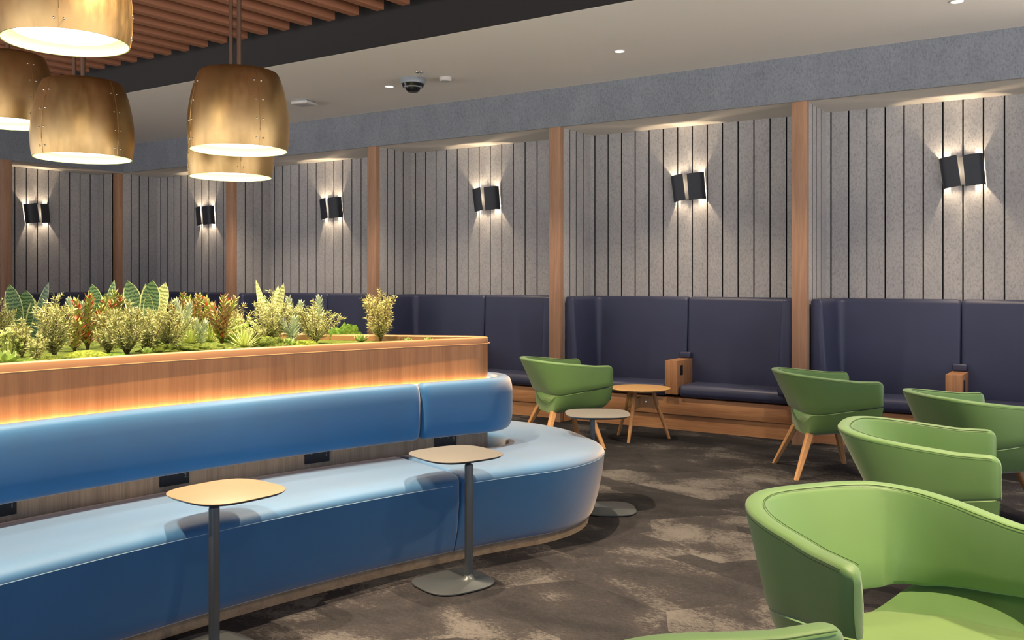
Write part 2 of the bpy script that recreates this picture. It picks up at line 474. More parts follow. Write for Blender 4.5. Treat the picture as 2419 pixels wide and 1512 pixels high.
blab = ['navy vinyl booth bench in the corner behind the snake plants',
        'navy vinyl booth bench behind the silvery stems in the planter',
        'navy vinyl booth bench right behind the end of the wooden planter',
        'navy vinyl booth bench with oak arm box behind the round table',
        'navy vinyl booth bench at right with its oak arm box above the armchairs']
for k in range(5):
    t = thing('booth_bench', blab[k], 'bench', (PX[k], YF, 0), 0, 'navy booth benches along the panelled wall')
    bay_parts(t, .072, 2.59-.072, YB-YF-.004, True)
t = thing('booth_bench', 'navy vinyl booth bench on the end wall, under the leftmost wall lamp', 'bench', (XEF, 6.80, 0), R(90), 'navy booth benches along the panelled wall')
# local x -> world y, local y -> world -x
bay_parts(t, .0, 1.60, XEF-XE-.004, False)

# ------------------------------------------------------------------ wall lamps
def leaf_shell(sx):
    b = MB(); H2 = .14; th = .004
    prof = [(.175, .004), (.178, .03), (.172, .06), (.155, .082), (.12, .094), (.07, .101), (.022, .104)]
    inn = [(x-th*(1 if x > .15 else .3), y-th) for x, y in prof]
    inn[0] = (prof[0][0]-th, .004)
    ring = prof + list(reversed(inn)); rings = []
    for z in (-H2, H2): rings.append([(sx*x, -y, z) for x, y in ring])
    if sx < 0: rings.reverse()
    b.loft(rings, True, True)
    return b
def lamp_light(name, typ, loc, energy, color, parent=None, **kw):
    ld = bpy.data.lights.new(name, typ); ld.energy = energy; ld.color = color
    for k_, v_ in kw.items(): setattr(ld, k_, v_)
    o = bpy.data.objects.new(name, ld); COL.objects.link(o); o.location = loc
    if parent: o.parent = parent
    return o
def make_sconce():
    t = thing('wall_sconce', '', 'wall lamp')
    b = MB(); b.rbox(-.10, .10, -.022, 0, -.11, .11, .004, 2); bp = b.build('back_plate', M['sconce_in'], t)
    b = MB(); b.rbox(-.05, .05, -.078, -.022, -.125, .125, .004, 2); b.build('lamp_baffle', M['sconce_in'], t)  # baffle box added to keep the bulbs' direct glare out of the gap
    for sx in (-1, 1):
        l_ = leaf_shell(sx).build('shade', M['sconce'], t, True, 40)
        l_.rotation_euler = (0, R(-8 if sx < 0 else -5), 0)
        l_.location = (0, 0, .006 if sx < 0 else -.006)
        lamp_light('bulb_light', 'POINT', (sx*.095, -.052, 0), 14.0, (1, .76, .50), t, shadow_soft_size=.012)
    return t
WARM = (1, .80, .58)
sl = ['charcoal two-leaf wall lamp on the end wall, leftmost of all', 'charcoal two-leaf wall lamp partly near the brass pendants, above the reddish plants',
      'charcoal two-leaf wall lamp just right of the two overlapping pendants', 'charcoal two-leaf wall lamp above the end of the planter',
      'charcoal two-leaf wall lamp above the booth with the round table', 'charcoal two-leaf wall lamp at far right, the largest in view']
s0 = make_sconce(); pos = [((XE+.002, 7.50, 2.49), 90)] + [((x, YB-.002, 2.49), 0) for x in (-11.56, -8.95, -6.38, -3.785, -1.165)]
for k, (p, rz) in enumerate(pos):
    o = s0 if k == 0 else copy_tree(s0)
    o.location = p; o.rotation_euler = (0, 0, R(rz)); o['label'] = sl[k]; o['category'] = 'wall lamp'; o['group'] = 'two-leaf wall lamps'

# ------------------------------------------------------------------ ceiling fittings
dlab = ['small round lit downlight, leftmost of the row in the pale ceiling', 'small round lit downlight in the middle of the pale ceiling',
        'small round lit downlight cut by the top edge at right']
for k, (x, y) in enumerate(((-6.41, 7.44), (-3.71, 7.42), (-.98, 7.45))):
    t = thing('downlight', dlab[k], 'ceiling light', (x, y, ZC), 0, 'round downlights')
    b = MB(); b.lathe([(.052, 0), (.052, -.005), (.045, -.007), (.043, -.002)], 32); b.build('trim_ring', M['white'], t)
    b = MB(); b.lathe([(0.0001, -.003), (.044, -.003)], 32); b.build('lens', M['dl'], t)
t = thing('security_camera', 'white and black multi-lens dome security camera under the pale ceiling', 'camera', (-5.96, 7.28, ZC))
b = MB(); b.lathe([(.0001, 0), (.125, 0), (.13, -.01), (.125, -.055), (.115, -.06)], 40); b.build('housing', M['silver'], t)
b = MB(); b.lathe([(.116, -.058), (.104, -.088), (.09, -.088), (.09, -.06)], 40); b.build('dark_band', M['blackgloss'], t)
b = MB(); b.lathe([(.091, -.088), (.088, -.096), (.07, -.098)], 40); b.build('rim_band', M['silver'], t)
b = MB(); b.lathe([(.078, -.096), (.07, -.118), (.05, -.138), (.0001, -.146)], 32); b.build('dome', M['blackgloss'], t)
for a in (-130, -50):
    b = MB(); b.lathe([(.0001, 0), (.018, -.002), (.022, -.012), (.022, -.03)], 16)
    o = b.build('lens', M['silver'], t); o.location = (.05*math.cos(R(a)), .05*math.sin(R(a)), -.112)
    o.rotation_euler = (R(60)*math.sin(R(a))*-1, R(60)*math.cos(R(a)), 0); o.rotation_euler = (R(120), 0, R(a+90))
t = thing('fire_sprinkler', 'small ceiling sprinkler head just above the dome camera', 'sprinkler', (-5.73, 7.10, ZC))
b = MB(); b.lathe([(.0001, 0), (.04, 0), (.038, -.006), (.012, -.012), (.0001, -.012)], 24); b.build('escutcheon', M['chrome'], t)
b = MB(); b.lathe([(.007, -.01), (.007, -.05), (.018, -.052), (.018, -.055), (.0001, -.056)], 12); b.build('nozzle', M['chrome'], t)
b = MB(); b.lathe([(.0001, 0), (.062, 0), (.064, -.028), (.056, -.04), (.0001, -.041)], 32)
o = b.build('smoke_detector', M['white']); o.location = (-5.66, 7.43, ZC)
tag(o, 'white round smoke detector right of the dome camera', 'smoke detector')
t = thing('wireless_access_point', 'white square access point on the ceiling beside the front brass pendant', 'access point', (-7.75, 7.52, ZC), R(12))
b = MB(); b.rbox(-.11, .11, -.11, .11, -.045, -.012, .014, 3); b.build('cover', M['white'], t)
b = MB(); b.rbox(-.09, .09, -.09, .09, -.012, 0, .004, 2); b.build('mounting_plate', M['silver'], t)

# timber slats under the black void
dirv = Vector((-math.sin(R(4.2+0)), -math.cos(R(4.2)), 0))
s1 = MB(); s1.rbox(-.0425, .0425, 0, 11.0, 0, .15, .003, 1)
sa = s1.build('timber_slat', M['slat'])
lab = 'long reddish timber slat hung in parallel with its neighbours under the black ceiling'
x = 5.87; k = 0
while x > -10.3:
    o = sa if k == 0 else sa.copy()
    if k: COL.objects.link(o)
    o.location = (x, 6.02, 3.82); o.rotation_euler = (0, 0, R(180-4.2))
    tag(o, lab, 'ceiling slat', 'timber ceiling slats'); x -= .286; k += 1

# ------------------------------------------------------------------ pendants
SP = []
def make_pendant():
    t = thing('brass_pendant_lamp', '', 'pendant lamp')
    prof = [(.300, 0), (.306, .04), (.311, .09), (.3125, .15), (.310, .21), (.303, .27), (.292, .33), (.278, .39), (.262, .44), (.248, .475), (.238, .49), (.228, .495)]
    inn = [(r_-.006, z+.001 if i else z) for i, (r_, z) in enumerate(prof)]
    b = MB(); b.lathe(prof, 72); b.lathe([(.228, .495), (.0001, .498)], 72); b.build('shade', M['brass'], t, True, 50)
    b = MB(); b.lathe(list(reversed(inn)) + [(.300, -.001)], 72); b.build('inner_lining', M['inner'], t, True, 60)
    b = MB(); b.lathe([(.0001, .045), (.235, .045), (.245, .05), (.245, .07), (.0001, .07)], 64); b.build('diffuser', M['bulb'], t, True)
    b = MB(); b.lathe([(.0145, 0), (.0145, 1)], 16); b.build('rod', M['rod'], t, loc=(0, 0, .495))
    riv = None
    for q in range(4):
        a = R(q*90)
        sm = MB()
        pts = [((r_+.0005)*math.cos(a), (r_+.0005)*math.sin(a), z) for r_, z in prof]
        sm.tube(pts, .0022, 5); sm.build('seam_strip', M['brass'], t)
        for zz, rr in ((.045, .3068), (.16, .3122), (.28, .3015), (.40, .2755)):
            for d in (-.022, .022):
                if riv is None:
                    rb = MB(); rb.lathe([(.0001, .0060), (.0035, .005), (.0055, .0025), (.006, 0)], 10)
                    riv = rb.build('rivet', M['chrome'], t); ro = riv
                else:
                    ro = riv.copy(); COL.objects.link(ro)
                aa = a + d/rr
                ro.location = (rr*math.cos(aa), rr*math.sin(aa), zz)
                ro.rotation_euler = (0, R(90), aa)
    return t
P_ = [((-4.661, 3.961, 2.328), 33-90+40+0, 'brass barrel pendant, nearest of the overlapping pair and showing its whole shade'),
      ((-5.65, 3.52, 2.30), 33-90-24, 'dark brass barrel pendant with two bright reflections, second from the left'),
      ((-4.459, 2.687, 2.708), 33-90+20, 'large brass pendant cut off by the top edge of the photo'),
      ((-6.70, 3.593, 2.634), 33-90+60, 'brass pendant cut off by the left edge of the photo'),
      ((-5.586, 4.67, 2.282), 33-90+30, 'brass pendant mostly hidden behind the nearer one, only its lower rim showing'),
      ((-7.20, 4.407, 2.62), 20, 'brass pendant hidden behind another, only its rod showing')]
p0 = make_pendant()
for k, (p, rz, l_) in enumerate(P_):
    o = p0 if k == 0 else copy_tree(p0)
    o.location = p; o.rotation_euler = (0, 0, R(rz)); tag(o, l_, 'pendant lamp', 'brass barrel pendants over the planter')
    for ch in o.children:
        if ch.name.startswith('rod'): ch.scale = (1, 1, 4.25-p[2]-.495)

# ------------------------------------------------------------------ island: planter + curved bench
FR = 7.41; FC = (3.40, 1.63)
TIP = Vector((-3.505, 4.76)); TR = .17
def island_outline():
    P = []                     # (point, outward normal), s increasing from near end of the front arc
    a1 = math.atan2(4.69-1.63, -3.348-3.40); a0 = math.atan2(-1.45-1.63, -3.348-3.40) % (2*PI); a1 = a1 % (2*PI)
    n = 60
    for i in range(n+1):
        a = a0 + (a1-a0)*i/n
        p = Vector((FC[0]+FR*math.cos(a), FC[1]+FR*math.sin(a))); P.append((p, Vector((-math.cos(a), -math.sin(a)))))
    e = P[-1][1]; b0 = math.atan2(e.y, e.x); b1 = math.atan2(.907, -.42)
    tc = P[-1][0] - e*TR
    for i in range(1, 25):
        b = b0 + (b1-b0)*i/24; q = Vector((math.cos(b), math.sin(b))); P.append((tc+q*TR, q))
    tipi = n
    q = P[-1][1]; cc = P[-1][0] + q*FR; s_a = math.atan2(-q.y, -q.x)
    for i in range(1, 61):
        a = s_a - 2*R(24.8)*i/60
        P.append((Vector((cc.x+FR*math.cos(a), cc.y+FR*math.sin(a))), Vector((-math.cos(a), -math.sin(a)))))
    # third tip and closing side
    q = P[-1][1]; tc3 = P[-1][0] - q*TR; c0 = math.atan2(q.y, q.x)
    for i in range(1, 19):
        b = c0 + R(125)*i/18; w = Vector((math.cos(b), math.sin(b))); P.append((tc3+w*TR, w))
    A = P[-1][0]; q0 = P[0][1]; tc2 = P[0][0] - q0*TR; c1 = math.atan2(q0.y, q0.x)
    tail = []
    for i in range(18, 0, -1):
        b = c1 - R(125)*i/18; w = Vector((math.cos(b), math.sin(b))); tail.append((tc2+w*TR, w))
    B = tail[0][0]; d = (B-A); L = d.length; dn = Vector((d.y, -d.x)).normalized()
    for i in range(1, 40):
        t = i/40; sag = -.35*4*t*(1-t)
        P.append((A+d*t-dn*sag*-1*-1, (dn*-1 if (dn.dot(Vector((-1, -1))) < 0) else dn)))
    P += tail
    return P, tipi
OUT, TIPI = island_outline()
CUM = [0]
for a, b in zip(OUT, OUT[1:]): CUM.append(CUM[-1]+(b[0]-a[0]).length)
S0 = CUM[TIPI]
def knots(x, ks):
    if x <= ks[0][0]: return ks[0][1]
    for (a, va), (b, vb) in zip(ks, ks[1:]):
        if x <= b: t = (x-a)/(b-a); return va+(vb-va)*t
    return ks[-1][1]
def gapf(s): return knots(s-S0, [(-.16, .004), (-.08, .02), (0, .055), (.05, .085), (.14, .115), (.23, .15), (.32, .2), (.4, .25), (1., .33)])
def outf(s): return knots(s-S0, [(-1.2, .715), (-.3, .715), (0, .72), (.1, .742), (.165, .742), (.22, .708), (.31, .76), (.4, .87), (.7, .97), (1.2, 1.03)])
def ev(s):
    for i in range(len(CUM)-1):
        if s <= CUM[i+1]+1e-9:
            t = (s-CUM[i])/max(1e-9, CUM[i+1]-CUM[i])
            return OUT[i][0].lerp(OUT[i+1][0], t), OUT[i][1].lerp(OUT[i+1][1], t).normalized()
    return OUT[-1]
def off(d): return [((p+q*d).x, (p+q*d).y) for p, q in OUT]

planter = thing('raised_planter', 'long curved wooden planter box full of greenery in the middle of the island', 'planter')
b = MB(); N = len(OUT)
b.loft([[(x, y, 0) for x, y in off(0)], [(x, y, .60) for x, y in off(0)]], True, False)
b.build('lower_panel', M['veneer_low'], planter, True, 60)
b = MB(); b.loft([[(x, y, .60) for x, y in off(0)], [(x, y, 1.112) for x, y in off(0)]], True, False)
b.loft([[(x, y, 1.112) for x, y in off(-.05)], [(x, y, 1.0) for x, y in off(-.05)]], True, False)
b.build('wood_panel', M['veneer'], planter, True, 60)
b = MB()
prof = [(.001, 1.100), (.015, 1.101), (.016, 1.107), (.004, 1.109), (.003, 1.138), (.000, 1.142), (-.085, 1.142), (-.09, 1.138), (-.09, 1.106)]
b.loft([[(x, y, z) for x, y in off(d)] for d, z in prof], True, False)
b.build('rim', M['rim'], planter, True, 40)
b = MB(); b.add([(x, y, 1.105) for x, y in off(-.03)], [tuple(range(N))]); b.build('growing_bed', M['moss_d'], planter, False)
b = MB()
def led_sweep(s_a, s_b, n=120):
    rr = [[], [], [], []]
    for i in range(n+1):
        p, q = ev(s_a+(s_b-s_a)*i/n)
        for j, (d, z) in enumerate(((.003, .872), (.003, .884), (.018, .884), (.018, .872))):
            w = p+q*d; rr[j].append((w.x, w.y, z))
    return [[rr[j][i] for j in range(4)] for i in range(n+1)]
b.loft(led_sweep(CUM[2], S0+3.0), True, True); b.build('light_strip', M['led'], planter, False)

def outlet(s, flip=0):
    p, q = ev(s); a = math.atan2(q.y, q.x)
    o = bpy.data.objects.new('power_outlet', None)
    b = MB(); b.rbox(-.076, .076, 0, .008, -.055, .062, .002, 2)
    for x_ in (-.03, .028):
        pass
    pl = b.build('power_outlet', M['outlet'], planter)
    pl.location = (p.x, p.y, .548); pl.rotation_euler = (0, 0, a-PI/2)
    b = MB()
    for cx in (.028, -.026):          # socket slots: slanted pair and a straight one below
        for dx, dz, rr in ((-.008, .004, 25), (.008, .004, -25), (0, -.013, 0)):
            Mx = Matrix.Translation((cx+dx, .0085, dz)) @ Matrix.Rotation(R(rr), 4, 'Y')
            b.box(-.0016, .0016, -.001, .001, -.005, .005, 0, Mx)
    b.build('socket_slots', M['blackgloss'], pl, False)
    b = MB(); rnd = random.Random(int(s*100))
    z = -.024                        # small upright line of printed marks at the right hand edge
    while z < .030:
        h = rnd.choice((.004, .006, .007)); b.box(-.0585, -.0585+rnd.choice((.006, .008)), .0082, .0088, z, z+h*.35)
        b.box(-.0585, -.0572, .0082, .0088, z, z+h); z += h+.0022
    for cx in (.040, .033, -.010, -.017): b.box(cx-.0014, cx+.0014, .0082, .0088, -.003+(cx > 0)*-.001, .0)
    b.build('printed_marks', M['outlet_mark'], pl, False)
    return pl
def s_of(y):                          # arc length on the front side at world y
    a0 = (math.atan2(-1.45-1.63, -3.348-3.40)) % (2*PI); x = FC[0]-math.sqrt(FR*FR-(y-FC[1])**2)
    a = math.atan2(y-FC[1], x-FC[0]) % (2*PI); return (a0-a)*FR
for y in (2.10, 2.91, 3.70, 4.50): outlet(s_of(y))

bench = thing('curved_bench', 'blue vinyl bench with padded back wrapping around the wooden planter', 'bench')
SS = s_of(4.27)
def path_s(a, b_, step=.07):
    n = max(3, int((b_-a)/step)); extra = [c for c in CUM[TIPI:TIPI+26]] if a < S0 < b_ else []
    ss = sorted([a+(b_-a)*i/n for i in range(n+1)] + [e for e in extra if a < e < b_])
    out = []; last = -9
    for s in ss:
        if s-last > .008: out.append(s); last = s
    return out
bp = []
for i in range(28):                  # rounded back pad section
    a = 2*PI*i/28; ca, sa_ = math.cos(a), math.sin(a); nn = 3.6
    bp.append((.093+.066*math.copysign(abs(ca)**(2/nn), ca), .735+.165*math.copysign(abs(sa_)**(2/nn), sa_)))
def pad(a, b_): 
    m_ = MB(); cushion_profile_sweep(m_, [((ev(s)[0].x, ev(s)[0].y), (ev(s)[1].x, ev(s)[1].y)) for s in path_s(a, b_)], bp, .035)
    return m_.build('backrest', M['blue'], bench, True, 80)
pad(CUM[3], SS-.003); pad(SS+.003, S0+3.2)
def seat(a, b_):
    m_ = MB(); rings = []; ss = path_s(a, b_, .06); L0, L1 = ss[0], ss[-1]; cr = .03
    ss = [L0+cr*(1-math.cos(PI/2*i/5)) for i in range(6)] + [s for s in ss if L0+cr*1.3 < s < L1-cr*1.3] + [L1-cr*(1-math.cos(PI/2*i/5)) for i in range(5, -1, -1)]
    for s in ss:
        p, q = ev(s); gi, go = gapf(s), outf(s)
        e = min(s-L0, L1-s); k = 0 if e >= cr else cr-math.sqrt(max(0, cr*cr-(cr-e)**2))
        sec = [(gi+.03, .07), (gi, .12), (gi, .40), (gi, .445), (gi+.006, .461), (gi+.022, .472), (gi+.08, .479), (gi+(go-gi)*.35, .483), (gi+(go-gi)*.6, .484),
               (go-.14, .482), (go-.09, .479), (go-.055, .473), (go-.028, .463), (go-.010, .449), (go-.001, .434), (go, .42), (go-.010, .33), (go-.038, .18), (go-.062, .10), (go-.074, .065), (go-.088, .055), (gi+.06, .055)]
        rings.append([((p+q*d).x, (p+q*d).y, z-(k if z > .2 else -k*.2)) for d, z in sec])
        if k: rings[-1] = [((p+q*min(d, go-k)).x, (p+q*min(d, go-k)).y, min(z, .484-k)) for d, z in sec]
    m_.loft(rings, True, True); o = m_.build('seat', M['blue'], bench, True, 80)
    t_ = MB(); pts = [((ev(s)[0]+ev(s)[1]*(outf(s)+.0005)).x, (ev(s)[0]+ev(s)[1]*(outf(s)+.0005)).y, .428) for s in ss[6:-6]]
    t_.tube(pts, .0016, 5); t_.build('seam_piping', M['piping'], o)
seat(CUM[3], SS-.10-.004); seat(SS-.10+.004, S0+3.2)
b = MB(); rings = []
for s in path_s(CUM[4], S0+3.1, .08):
    p, q = ev(s); go = outf(s); rings.append([((p+q*d).x, (p+q*d).y, z) for d, z in ((.002, 0), (.002, .052), (go-.10, .052), (go-.10, 0))])
b.loft(rings, True, True); b.build('base', M['kick'], bench, True, 40)

# ------------------------------------------------------------------ green armchairs
def uo(W, D, n, ws, N=18):
    """outer plan path of the U from right arm front round the back to left arm front: (x, y)"""
    yf = D/2; a = D*.62; y0 = -D/2+a; pts = []
    for i in range(12):
        t = i/12; pts.append((W*(1+ws*(1-t)), yf+(y0-yf)*t))
    for i in range(0, 49):
        t = PI*i/48; cx, sy = math.cos(t), math.sin(t)
        pts.append((W*math.copysign(abs(cx)**(2/n), cx), y0-a*abs(sy)**(2/n)))
    for i in range(11, -1, -1):
        t = i/12; pts.append((-W*(1+ws*(1-t)), yf+(y0-yf)*t))
    return pts
def make_chair():
    t = thing('tub_armchair', '', 'armchair')
    W, D = .405, .71
    P = uo(W, D, 2.75, .045)
    # resample evenly
    V2 = [Vector(p) for p in P]; cum = [0]
    for a, b_ in zip(V2, V2[1:]): cum.append(cum[-1]+(b_-a).length)
    L = cum[-1]
    def at(s):
        for i in range(len(V2)-1):
            if s <= cum[i+1]+1e-9:
                return V2[i].lerp(V2[i+1], (s-cum[i])/max(1e-9, cum[i+1]-cum[i]))
        return V2[-1]
    cr = .045
    ss = [cr*(1-math.cos(PI/2*i/6)) for i in range(7)]
    n = 64; ss = ss + [cr+(L-2*cr)*i/n for i in range(1, n)] + [L-q for q in reversed(ss)]
    th = .066
    rings = []; seam_o = []; seam_i = []
    def frame(s):
        p = at(s); d = (at(min(L, s+.02))-at(max(0, s-.02))).normalized(); nrm = Vector((-d.y, d.x))
        if nrm.dot(p-Vector((0, .1))) < 0: nrm = -nrm
        return p, nrm
    def zt(y): return .748+.05*max(0, min(1, (.18-y)/.5))
    def zb(y): return .485+.075*max(0, min(1, (y+.12)/.46))
    def flare(y, n_): return .010+.028*max(0, min(1, (.30-y)/.5))+.105*max(0, -n_.y)**1.3
    for s in ss:
        p, nrm = frame(s); e = min(s, L-s); a, b_ = zt(p.y), zb(p.y); fl = flare(p.y, nrm)
        k = 0 if e >= cr else cr-math.sqrt(max(0, cr*cr-(cr-e)**2))
        kk = min(k, .024) if e < cr else 0
        a -= k*.9
        # closed section: outer bottom -> outer top -> round -> inner top -> inner bottom
        sec = []
        hw = th/2-kk*.9; r_ = min(.02, hw*.8)
        def pt(dx, z):
            fr = (a-z)/.28
            q = p - nrm*(th/2) + nrm*dx - nrm*fl*max(0, fr)*1.0
            return (q.x, q.y, z)
        sec = [pt(hw*.72, b_+.001), pt(hw, b_+.014)] + [pt(hw+.003*math.sin(PI*j/4), b_+.014+(a-r_-b_-.014)*j/4) for j in range(1, 4)]
        sec += [pt(hw-r_+r_*math.cos(R(15*j)), a-r_+r_*math.sin(R(15*j))) for j in range(0, 7)]
        sec += [pt(0, a+.002)]
        sec += [pt(-hw+r_-r_*math.sin(R(15*j)), a-r_+r_*math.cos(R(15*j))) for j in range(0, 7)]
        sec += [pt(-hw-.004*math.sin(PI*j/4), a-r_-(a-r_-b_-.014)*j/4) for j in range(1, 4)]
        sec += [pt(-hw, b_+.014), pt(-hw*.72, b_+.001)]
        rings.append(sec)
        if e > cr*.55:
            seam_o.append(pt(hw-.001, a-r_*.9)); seam_i.append(pt(-hw+r_*.30, a-r_*.28))
    b = MB(); b.loft(rings, True, True); back = b.build('back_band', M['green'], t, True, 75)
    for nm, sm in (('outer', seam_o), ('inner', seam_i)):
        b = MB(); b.tube(sm, .0014, 5)
        b.tube([(x*(.982 if nm == 'inner' else .997), y*(.985 if nm == 'inner' else .997), z+(.0025 if nm == 'inner' else .008)) for x, y, z in sm], .0011, 5)
        b.build('stitching', M['stitch'], back)
    # tub : trough shaped seat shell
    yr, yf = -.145, .354
    lowedge = []
    for q in range(0, 201):
        p_, n_ = frame(L*q/400); q_ = p_ - n_*flare(p_.y, n_)*(zt(p_.y)-zb(p_.y))/.28; lowedge.append((q_.x, q_.y))
    def bandx(y): return min((abs(b__-y), a__) for a__, b__ in lowedge)[1]
    rings = []
    m = 20
    ysl = [0, .004, .012, .03] + [.03+(.93-.03)*i/m for i in range(1, m)] + [.93, .96, .98, .992, 1.0]
    for u in ysl:
        y = yr+(yf-yr)*u
        ztop = zb(y)-.003
        wt = bandx(y)-.007
        wb = min(wt-.05, .20+.115*min(1, u/.8))
        fr = max(0, (u-.88)/.12); zbot = .31+.058*u + .085*(1-math.sqrt(max(0, 1-fr*fr)))
        re = 1-min(1, u/.03)
        zs = .398+.038*min(1, u/.4)-.012*fr
        inset = .010*(fr**2); yy = y+.03*(1-u) if False else y
        sec = []
        for j in range(0, 9):
            h = j/8; x_ = wb+(wt-wb)*(h**.5); z = zbot+(ztop-zbot)*h
            if j == 0: x_ = wb*.93
            sec.append((x_-inset, y, z))
        wi = wt-.022; wp = .07+.265*min(1, u/.8); pw = 1.35+.9*u
        for j in range(1, 26):
            q = 1-2*j/26.; x_ = wi*q; e_ = max(0, (abs(x_)-wp)/(wi-wp))
            sec.append((x_, y, zs+(ztop-.004-zs)*e_**pw))
        for j in range(8, -1, -1):
            h = j/8; x_ = wb+(wt-wb)*(h**.5); z = zbot+(ztop-zbot)*h
            if j == 0: x_ = wb*.93
            sec.append((-x_+inset, y, z))
        for j in range(1, 6): sec.append((-wb*.93+2*wb*.93*j/6, y, zbot-.004))
        if re > 0: sec = [(x_*(1-.03*re), y, z+(.35-z)*.05*re) for x_, y, z in sec]
        rings.append(sec)
    b = MB(); b.loft(rings, True, True); tub = b.build('seat_shell', M['green'], t, True, 60)
    # flat seat pad
    rings = []
    for i in range(0, 21):
        u = i/20; y = -.138+(.349+.138)*u; w = .11+.235*min(1, u/.85)
        e_ = min(u, 1-u)*.51; k = 0 if e_ > .02 else .010*(1-e_/.02)**2
        zt_ = .413+.032*min(1, u/.4)-k
        rings.append([(w*c_, y, z) for c_, z in ((1, zt_-.02), (1, zt_-.006), (.985, zt_-.001), (.95, zt_), (.45, zt_+.002), (0, zt_+.002), (-.45, zt_+.002), (-.95, zt_), (-.985, zt_-.001), (-1, zt_-.006), (-1, zt_-.02))])
    b = MB(); b.loft(rings, True, True); b.build('seat_pad', M['green_seat'], t, True, 50)
    # legs
    for sx, sy in ((1, 1), (-1, 1), (1, -1), (-1, -1)):
        top = Vector((sx*.20, .19 if sy > 0 else -.13, .37 if sy > 0 else .335)); bot = Vector((sx*.325, .30 if sy > 0 else -.27, 0))
        b = MB(); rings = []
        for i in range(5):
            p = bot.lerp(top, i/4); w = .018+.014*i/4; w2 = .016+.011*i/4
            rings.append([(p.x+a*w-(b__*0), p.y+b__*w2, p.z) for a, b__ in ((1, .7), (.7, 1), (-.7, 1), (-1, .7), (-1, -.7), (-.7, -1), (.7, -1), (1, -.7))])
        b.loft(rings, True, True); b.build('leg', M['oak_leg'], t, True, 40)
    return t
CH = [((-1.965, 7.43), .552, 'green tub armchair showing two splayed oak legs, in front of the right oak post'),
      ((-4.289, 7.358), .884, 'green tub armchair beside the round oak table, beyond the bench end'),
      ((-.785, 6.459), .69, 'green tub armchair cut by the right edge, just below the right arm box'),
      ((-.818, 4.81), .123, 'green tub armchair seen from its side, second nearest along the right'),
      ((-.627, 3.045), -.63, 'nearest large green tub armchair at bottom right with its seat showing'),
      ((-.44, 1.582), R(50), 'green tub armchair of which only an armrest top shows at the bottom edge')]
c0 = make_chair()
for k, (p, th_, l_) in enumerate(CH):
    o = c0 if k == 0 else copy_tree(c0)
    o.location = (p[0], p[1], 0); o.rotation_euler = (0, 0, th_-PI/2); tag(o, l_, 'armchair', 'green tub armchairs')

# ------------------------------------------------------------------ round oak table
t = thing('round_coffee_table', 'low round light oak table with angled legs between armchair and booth', 'table', (-3.80, 8.03, 0))
b = MB(); b.lathe([(.0001, .463), (.24, .463), (.268, .469), (.285, .479), (.289, .484), (.286, .487), (.0001, .487)], 64); b.build('table_top', M['oak_light'], t, True, 40)
la = [R(-86.8), R(33.2), R(163.2)]
for a in la:
    d = Vector((math.cos(a), math.sin(a), 0)); b = MB()
    pts = [d*.125+Vector((0, 0, .464)), d*.15+Vector((0, 0, .36)), d*.21+Vector((0, 0, .2)), d*.28]
    b.tube(pts, .02, 10, rad=[.022, .022, .019, .014]); b.build('leg', M['oak_leg'], t)
for a in la:
    d = Vector((math.cos(a), math.sin(a), 0)); s_ = Vector((-d.y, d.x, 0))
    b = MB(); zz = [(0, .30, .40), (.06, .302, .395), (.11, .295, .40), (.135, .285, .43), (.145, .275, .455)]
    rings = []
    for x_, z0, z1 in zz:
        p = d*x_; rings.append([(p+s_*.011+Vector((0, 0, z0)))[:], (p-s_*.011+Vector((0, 0, z0)))[:], (p-s_*.011+Vector((0, 0, z1)))[:], (p+s_*.011+Vector((0, 0, z1)))[:]])
    b.loft(rings, True, True); br = b.build('brace', M['oak_leg'], t, False)
    b = MB(); Mx = Matrix.Translation(d*.055+Vector((0, 0, .35))) @ Matrix.Rotation(a, 4, 'Z') @ Matrix.Rotation(R(90), 4, 'X')
    b.lathe([(.0001, .016), (.012, .015), (.014, .010), (.014, -.010), (.012, -.015), (.0001, -.016)], 16, 0, Mx); b.build('bolt', M['chrome'], br)

